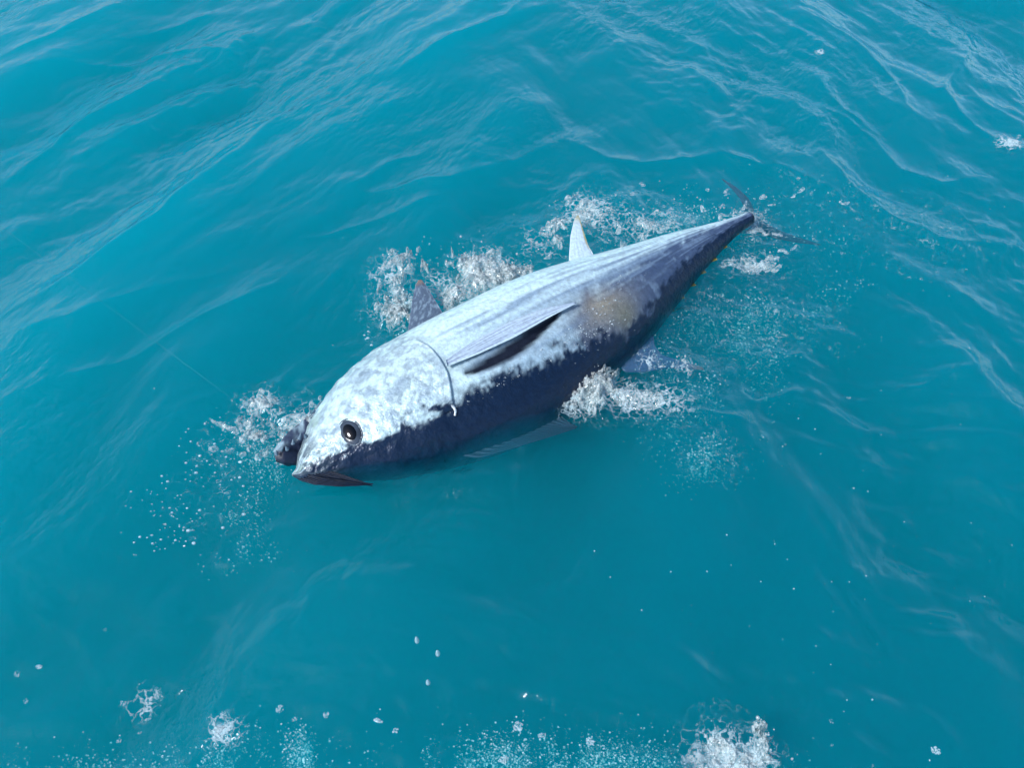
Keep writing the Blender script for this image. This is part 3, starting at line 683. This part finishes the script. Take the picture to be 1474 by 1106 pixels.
def scatter(blobs, n, zlo, zhi, rlo, rhi, surf=True, seed=1, clump=None, pw=2.2):
    """points round picture spots on the water: blobs = (pixel, sigma px x, sigma px y, weight[, lift])"""
    r = np.random.default_rng(seed); w = np.array([b[3] for b in blobs], float); w /= w.sum(); idx = r.choice(len(blobs), n, p=w); P = np.zeros((n, 3))
    bx = np.array([[b[0][0], b[0][1], b[1], b[2], b[4] if len(b) > 4 else zhi] for b in blobs])[idx]; g = r.normal(size=(n, 2))
    px = bx[:, :2] + g * bx[:, 2:4]
    D = (px[:, :1] - PW / 2) / F_PX * RT - (px[:, 1:] - PH / 2) / F_PX * UPV + FW; D[:, 2] = np.minimum(D[:, 2], -.05)
    G = CC + D * (-CAM_H / D[:, 2])[:, None]
    P = np.stack([G[:, 0], G[:, 1], (sea_z(G[:, 0], G[:, 1]) if surf else 0) + zlo + (bx[:, 4] - zlo) * r.random(n) ** pw], -1)
    rad = rlo * (rhi / rlo) ** (r.random(n) ** 2.2)
    return P, rad

def crumple(pts, width, height, seed, n=60, m=16):
    """a thrown, crumpled sheet of water along a line of picture spots"""
    r = np.random.default_rng(seed); C = np.array([at_z(p)[:2] for p in pts]); l = np.r_[0, np.cumsum(np.linalg.norm(np.diff(C, axis=0), axis=1))]; x = np.linspace(0, l[-1], n)
    c = np.stack([np.interp(x, l, C[:, 0]), np.interp(x, l, C[:, 1])], -1); T = np.gradient(c, axis=0); T /= np.linalg.norm(T, axis=1)[:, None] + 1e-9; Nn = np.stack([-T[:, 1], T[:, 0]], -1)
    t = np.linspace(-1, 1, m); S, Tt = np.meshgrid(x * 110, t * 3, indexing='ij')
    env = np.sin(np.linspace(.06, math.pi - .06, n)) ** .5
    wob = width * env[:, None] * (Tt / 3) + .5 * width * (fbm(S * .4 + seed, Tt * .5 + 3, 3) - .5)
    z = height * env[:, None] * (1 - (Tt / 3) ** 2) * (-0.25 + 2.1 * fbm(S * .5 + seed * 3, Tt * 1.3, 4)) - .004
    XY = c[:, None] + Nn[:, None] * wob[..., None]
    Z = np.array([[sea_z(XY[i, j, 0], XY[i, j, 1]) for j in range(m)] for i in range(n)]) + z
    return np.concatenate([XY, Z[..., None]], -1).reshape(-1, 3), grid_quads(n, m)

def splash(name, label, sheets, blobs, nd_, seed, rlo=.0007, rhi=.0042, hi=.048, mat=None, nsh=70):
    V, Q, off = [], [], 0
    for k, (pts, w, h) in enumerate(sheets):
        v, q = crumple(pts, w * 1.2, h * .6, seed * 10 + k); V.append(v); Q.append(q + off); off += len(v)
    rr = np.random.default_rng(seed + 500); w_ = np.array([b[3] for b in blobs], float); w_ /= w_.sum()
    for k in range(nsh):                                   # small torn filaments of water
        b = blobs[rr.choice(len(blobs), p=w_)]; p0 = np.array(b[0]) + rr.normal(size=2) * [b[1], b[2]] * .9; a_ = rr.normal(-.45, .7); ln = rr.uniform(5, 17); lift = b[4] if len(b) > 4 else hi
        p1 = p0 + ln * np.array([math.cos(a_), math.sin(a_)]); pm = (p0 + p1) / 2 + rr.normal(size=2) * 4
        v, q = crumple([p0, pm, p1], rr.uniform(.003, .010), rr.uniform(.2, .7) * lift, seed * 90 + k, 16, 7); V.append(v); Q.append(q + off); off += len(v)
    P, r = scatter(blobs, int(nd_ * .34), -.002, hi, rlo, rhi, True, seed)
    mb = balls(name, P, r, None)
    bv = np.zeros(len(mb.vertices) * 3, np.float32); mb.vertices.foreach_get('co', bv); bf = np.zeros(len(mb.loops), np.int32); mb.loops.foreach_get('vertex_index', bf); bpy.data.meshes.remove(mb)
    V.append(bv.reshape(-1, 3)); me = arr_mesh(name, np.concatenate(V), np.concatenate(Q) if Q else None, bf.reshape(-1, 3) + off)
    return tag(link(name, me, mat or M_SPLASH), label, 'splash', None, 'stuff')

splash('splash', 'white splash thrown up around the grey pelvic fin',
       [([(548, 440), (566, 434), (584, 448)], .03, .04), ([(560, 390), (574, 408), (582, 430)], .02, .035), ([(545, 384), (570, 372), (588, 362)], .010, .03), ([(636, 432), (648, 420), (668, 408)], .025, .03)],
       [((566, 425), 9, 20, 2), ((562, 442), 10, 7, 2), ((572, 372), 14, 6, 1.2, .03), ((556, 400), 12, 20, .8), ((648, 428), 9, 9, 1.2), ((600, 385), 36, 14, .4)], 1300, 3)
splash('splash', 'crumpled white splash standing off the belly between the two upright fins',
       [([(640, 425), (680, 400), (720, 392), (765, 380)], .045, .05), ([(660, 366), (690, 375), (720, 410)], .05, .06), ([(665, 385), (700, 360), (720, 350)], .02, .035)],
       [((690, 385), 24, 16, 3), ((715, 405), 12, 10, 1.5), ((740, 385), 18, 5, 1), ((665, 370), 6, 10, 1), ((690, 395), 45, 25, .8)], 1600, 4)
splash('splash', 'loose white spray behind the yellow edged anal fin',
       [([(830, 310), (845, 295), (850, 282)], .03, .03), ([(915, 312), (945, 318), (965, 322)], .02, .014), ([(785, 330), (795, 320), (800, 312)], .015, .025)],
       [((845, 300), 14, 16, 2, .03), ((795, 325), 12, 10, 1, .03), ((880, 330), 30, 22, 1.5, .012), ((940, 318), 24, 6, 1, .012), ((950, 300), 60, 25, 1.2, .006), ((770, 350), 24, 14, .6, .01)], 1200, 5)
splash('splash', 'bubbly white splash over the dark back beside the purple dorsal fin',
       [([(815, 560), (845, 548), (870, 548), (885, 556)], .05, .045), ([(880, 562), (920, 570), (960, 576)], .03, .02)],
       [((850, 560), 16, 10, 3, .05), ((868, 542), 8, 6, 1.5, .05), ((815, 570), 14, 6, .8, .02), ((905, 565), 20, 8, 1, .02), ((955, 576), 18, 6, .7, .01), ((975, 522), 22, 5, .7, .01), ((720, 545), 1, 1, .01)], 1300, 6)
splash('splash', 'thin white spray flung ahead of the open mouth',
       [([(352, 582), (370, 572), (395, 562)], .02, .03), ([(298, 596), (318, 604), (335, 605)], .006, .012), ([(340, 625), (350, 612), (355, 600)], .012, .02), ([(405, 625), (420, 600), (450, 600)], .03, .02)],
       [((370, 572), 14, 6, 1.5, .03), ((350, 615), 10, 12, 1, .03), ((400, 630), 25, 16, 1.2, .03), ((320, 605), 18, 5, .6, .02), ((300, 640), 22, 12, .5, .02), ((410, 645), 14, 10, 1, .03), ((440, 590), 16, 12, 1, .02)], 800, 8)
splash('splash', 'white froth curling in a hook below the tail root',
       [([(1058, 368), (1085, 374), (1105, 364), (1116, 352)], .016, .014), ([(1060, 306), (1080, 305), (1095, 315)], .03, .015)],
       [((1085, 370), 18, 4, 1.5, .01), ((1075, 308), 18, 8, 2, .01), ((1100, 345), 30, 22, .6, .004), ((1040, 290), 40, 14, .6, .004), ((1110, 275), 40, 10, .4, .003)], 800, 9)
splash('splash', 'frothy white wave top breaking with a thin spout rising from it',
       [([(985, 1102), (1015, 1092), (1060, 1090), (1105, 1096)], .035, .018), ([(1108, 1090), (1104, 1065), (1094, 1040)], .010, .05), ([(1030, 1070), (1040, 1062), (1052, 1070)], .01, .03)],
       [((1060, 1092), 34, 8, 3, .02), ((1100, 1060), 6, 16, 1, .06), ((1093, 1040), 3, 4, .5, .08), ((1040, 1068), 10, 4, .6, .03)], 800, 10, nsh=40)

def bubble_cloud(label, blobs, n, zlo, zhi, seed, rlo=.0004, rhi=.0022, mult=8, sx=9, sy=9):
    P, r = scatter(blobs, n * mult, zlo * 1.5, zhi - .008, rlo, rhi, True, seed, pw=1.0)
    kk = np.random.default_rng(seed + 9).random(len(P)) < sstep(.46, .64, fbm(P[:, 0] * sx + seed, P[:, 1] * sy, 5, .6)) * .8 + .012; P, r = P[kk], r[kk]
    tag(link('bubble_cloud', balls('bubble_cloud', P, r, None), M_BUB), label, 'bubbles', None, 'stuff')
bubble_cloud('pale bubbles stirred up underwater between the upright fins and the tail', [((870, 320), 50, 25, 2), ((980, 300), 60, 25, 2), ((760, 360), 40, 25, 1.2), ((640, 400), 50, 30, 1.4), ((1050, 300), 50, 30, 1)], 5200, -.10, -.006, 21)
bubble_cloud('pale bubbles trailing underwater along the yellow finlets', [((1080, 430), 60, 45, 2), ((1000, 470), 40, 30, 1), ((1150, 380), 60, 40, 1.2), ((1020, 560), 50, 30, 1)], 3600, -.14, -.008, 22)
bubble_cloud('patch of sunken bubbles in the smooth water off the dorsal fin', [((1010, 640), 34, 26, 2), ((1025, 620), 10, 14, .7)], 450, -.12, -.01, 23)
bubble_cloud('thin bubbles sinking ahead of the mouth', [((300, 720), 40, 35, 1.5), ((370, 630), 40, 30, 1.2), ((420, 610), 30, 25, 1.2)], 1500, -.08, -.004, 24, mult=6)
bubble_cloud('streaky curtain of bubbles rising along the wake', [((640, 1075), 260, 22, 2), ((250, 1085), 180, 16, 1.2), ((820, 1080), 90, 18, 1), ((430, 1060), 80, 14, 1)], 4200, -.12, -.004, 25, .0004, .0022, 7, 16, 4)

# drifting foam flecks, each a raft of tiny bubbles
def fleck_words(p):
    if p[1] > 1000 and 400 < p[0] < 900: return 'small foam clot floating on the bubbly wake', 'foam fleck', 'foam clots on the wake'
    if p[1] > 880 and p[0] < 400: return 'pale foam fleck on dark smooth water beside the bubbly wake', 'foam fleck', 'foam flecks beside the wake'
    if p[1] > 1000: return 'pale foam fleck on the water past the breaking froth', 'foam fleck', 'foam flecks past the breaking froth'
    if p == (1460, 203): return 'broad white foam fleck on a wave crest past the tail', 'foam fleck'
    if p[1] < 100: return 'bright white foam fleck on a wave crest beyond the tail', 'foam fleck', 'far foam flecks'
    if p[1] < 420: return 'tiny foam fleck on the rippled water around the tail', 'foam fleck', 'foam flecks around the tail'
    return 'tiny foam fleck alone on smooth open water', 'foam fleck', 'lone foam flecks'
def fleck(px, rad, n, seed):
    rad = rad * .5
    r = np.random.default_rng(seed); c = at_z(px); a = r.uniform(0, 6.283, n); d = rad * np.sqrt(r.random(n)); el = r.uniform(.35, 1)
    th = r.uniform(-.6, .6); x = np.cos(a) * d; y = np.sin(a) * d * el; X = c[0] + x * math.cos(th) - y * math.sin(th); Y = c[1] + x * math.sin(th) + y * math.cos(th)
    P = np.stack([X, Y, sea_z(X, Y) + .0006], -1); rr = rad * r.uniform(.08, .24, n)
    tag(link('foam_fleck', balls('foam_fleck', P, rr, None, np.tile([[1, 1, .6]], (n, 1))), M_FOAM), *fleck_words(px))
FLECKS = [((1179, 71), .012, 40), ((1176, 77), .005, 15), ((1460, 203), .028, 90), ((1234, 548), .012, 30), ((1122, 532), .006, 12), ((402, 1020), .016, 50), ((160, 998), .012, 30), ((196, 1003), .020, 50), ((185, 1040), .010, 20), ((152, 1050), .012, 24),
          ((10, 958), .014, 30), ((42, 948), .016, 40), ((22, 998), .012, 22), ((138, 892), .009, 18), ((470, 1032), .014, 40), ((424, 1036), .012, 30), ((1357, 1073), .018, 60), ((1200, 1035), .010, 22), ((1202, 1069), .007, 16), ((1264, 1096), .007, 14),
          ((318, 1052), .034, 200), ((545, 1040), .02, 60), ((570, 1055), .014, 30), ((745, 1045), .022, 60), ((780, 1058), .016, 40), ((850, 1066), .018, 50), ((725, 1095), .02, 60), ((1137, 624), .007, 12), ((396, 773), .004, 8), ((1245, 480), .006, 10),
          ((1270, 280), .009, 18), ((1330, 300), .008, 14), ((1290, 293), .007, 12), ((1365, 330), .010, 16), ((1395, 380), .010, 16), ((1310, 395), .009, 14), ((1085, 355), .012, 30), ((1240, 390), .008, 12), ((1150, 255), .014, 30), ((1020, 265), .016, 40)]
for i, (p, r_, n_) in enumerate(FLECKS): fleck(p, r_, n_, 100 + i)

# drops lying on and flying over the water ahead of the head
spray = [((230, 720), 26, 24, 1.5, .05), ((255, 745), 14, 20, 1, .05), ((300, 650), 30, 24, 1.2, .06), ((320, 690), 30, 40, .8, .05), ((200, 780), 20, 14, .5, .02), ((525, 500), 5, 30, .3, .08), ((560, 470), 30, 20, .5, .08)]
P, r = scatter(spray, 170, .0, .05, .0012, .0042, True, 31)
tag(link('spray_drops', balls('spray_drops', P, r, None, np.tile([[1.35, 1, .9]], (len(P), 1))), M_FOAM), 'scatter of glinting spray drops flung ahead of the head', 'spray', None, 'stuff')
specks = [((1250, 800), 120, 110, 2, .001), ((1000, 850), 60, 80, .5, .001), ((1250, 560), 120, 80, .6, .001), ((1300, 330), 100, 60, 1.4, .001)]
P, r = scatter(specks, 110, -.02, .001, .0010, .0026, True, 32)
tag(link('floating_specks', balls('floating_specks', P, r, None), M_FOAM), 'tiny pale specks dotted over the deep blue water', 'specks', None, 'stuff')

# three falling drops
for px, z, l in (((600, 922), .42, .014), ((630, 941), .40, .013), ((616, 983), .36, .011)):
    c = at_z(px, z); nr, na = 18, 14; t = np.linspace(0, 1, nr); a = np.linspace(0, 2 * math.pi, na, endpoint=False)
    rad = .0042 * np.sin(np.pi * np.clip(t, .001, .999)) ** .6 * (1.15 - .45 * t); G = np.stack([rad[:, None] * np.cos(a), rad[:, None] * np.sin(a), ((t - .5) * 2 * l)[:, None] * np.ones(na)], -1)
    o = link('falling_drop', arr_mesh('falling_drop', G.reshape(-1, 3), grid_quads(nr, na, True)), M_FOAM); o.location = c
    tag(o, 'clear elongated water drop falling above smooth water', 'water drop', 'falling drops in front of the fish')

# fishing line from the mouth up to a rod out of view
a = at_z((398, 655), .0); b = at_z((335, 575), .10); c = at_z((0, 325), .55); e = c + (c - b) * .9
pts = []
for t in np.linspace(0, 1, 8): pts.append(a * (1 - t) + b * t)
for t in np.linspace(0, 1, 20)[1:]: pts.append(b * (1 - t) + e * t)
V, q = tube_mesh('fishing_line', pts, .0003, .0003, 6)
tag(link('fishing_line', arr_mesh('fishing_line', V, q), mat_drop('clear_nylon', .06, amp=.05)), 'thin clear fishing line running up and away from the mouth', 'fishing line')
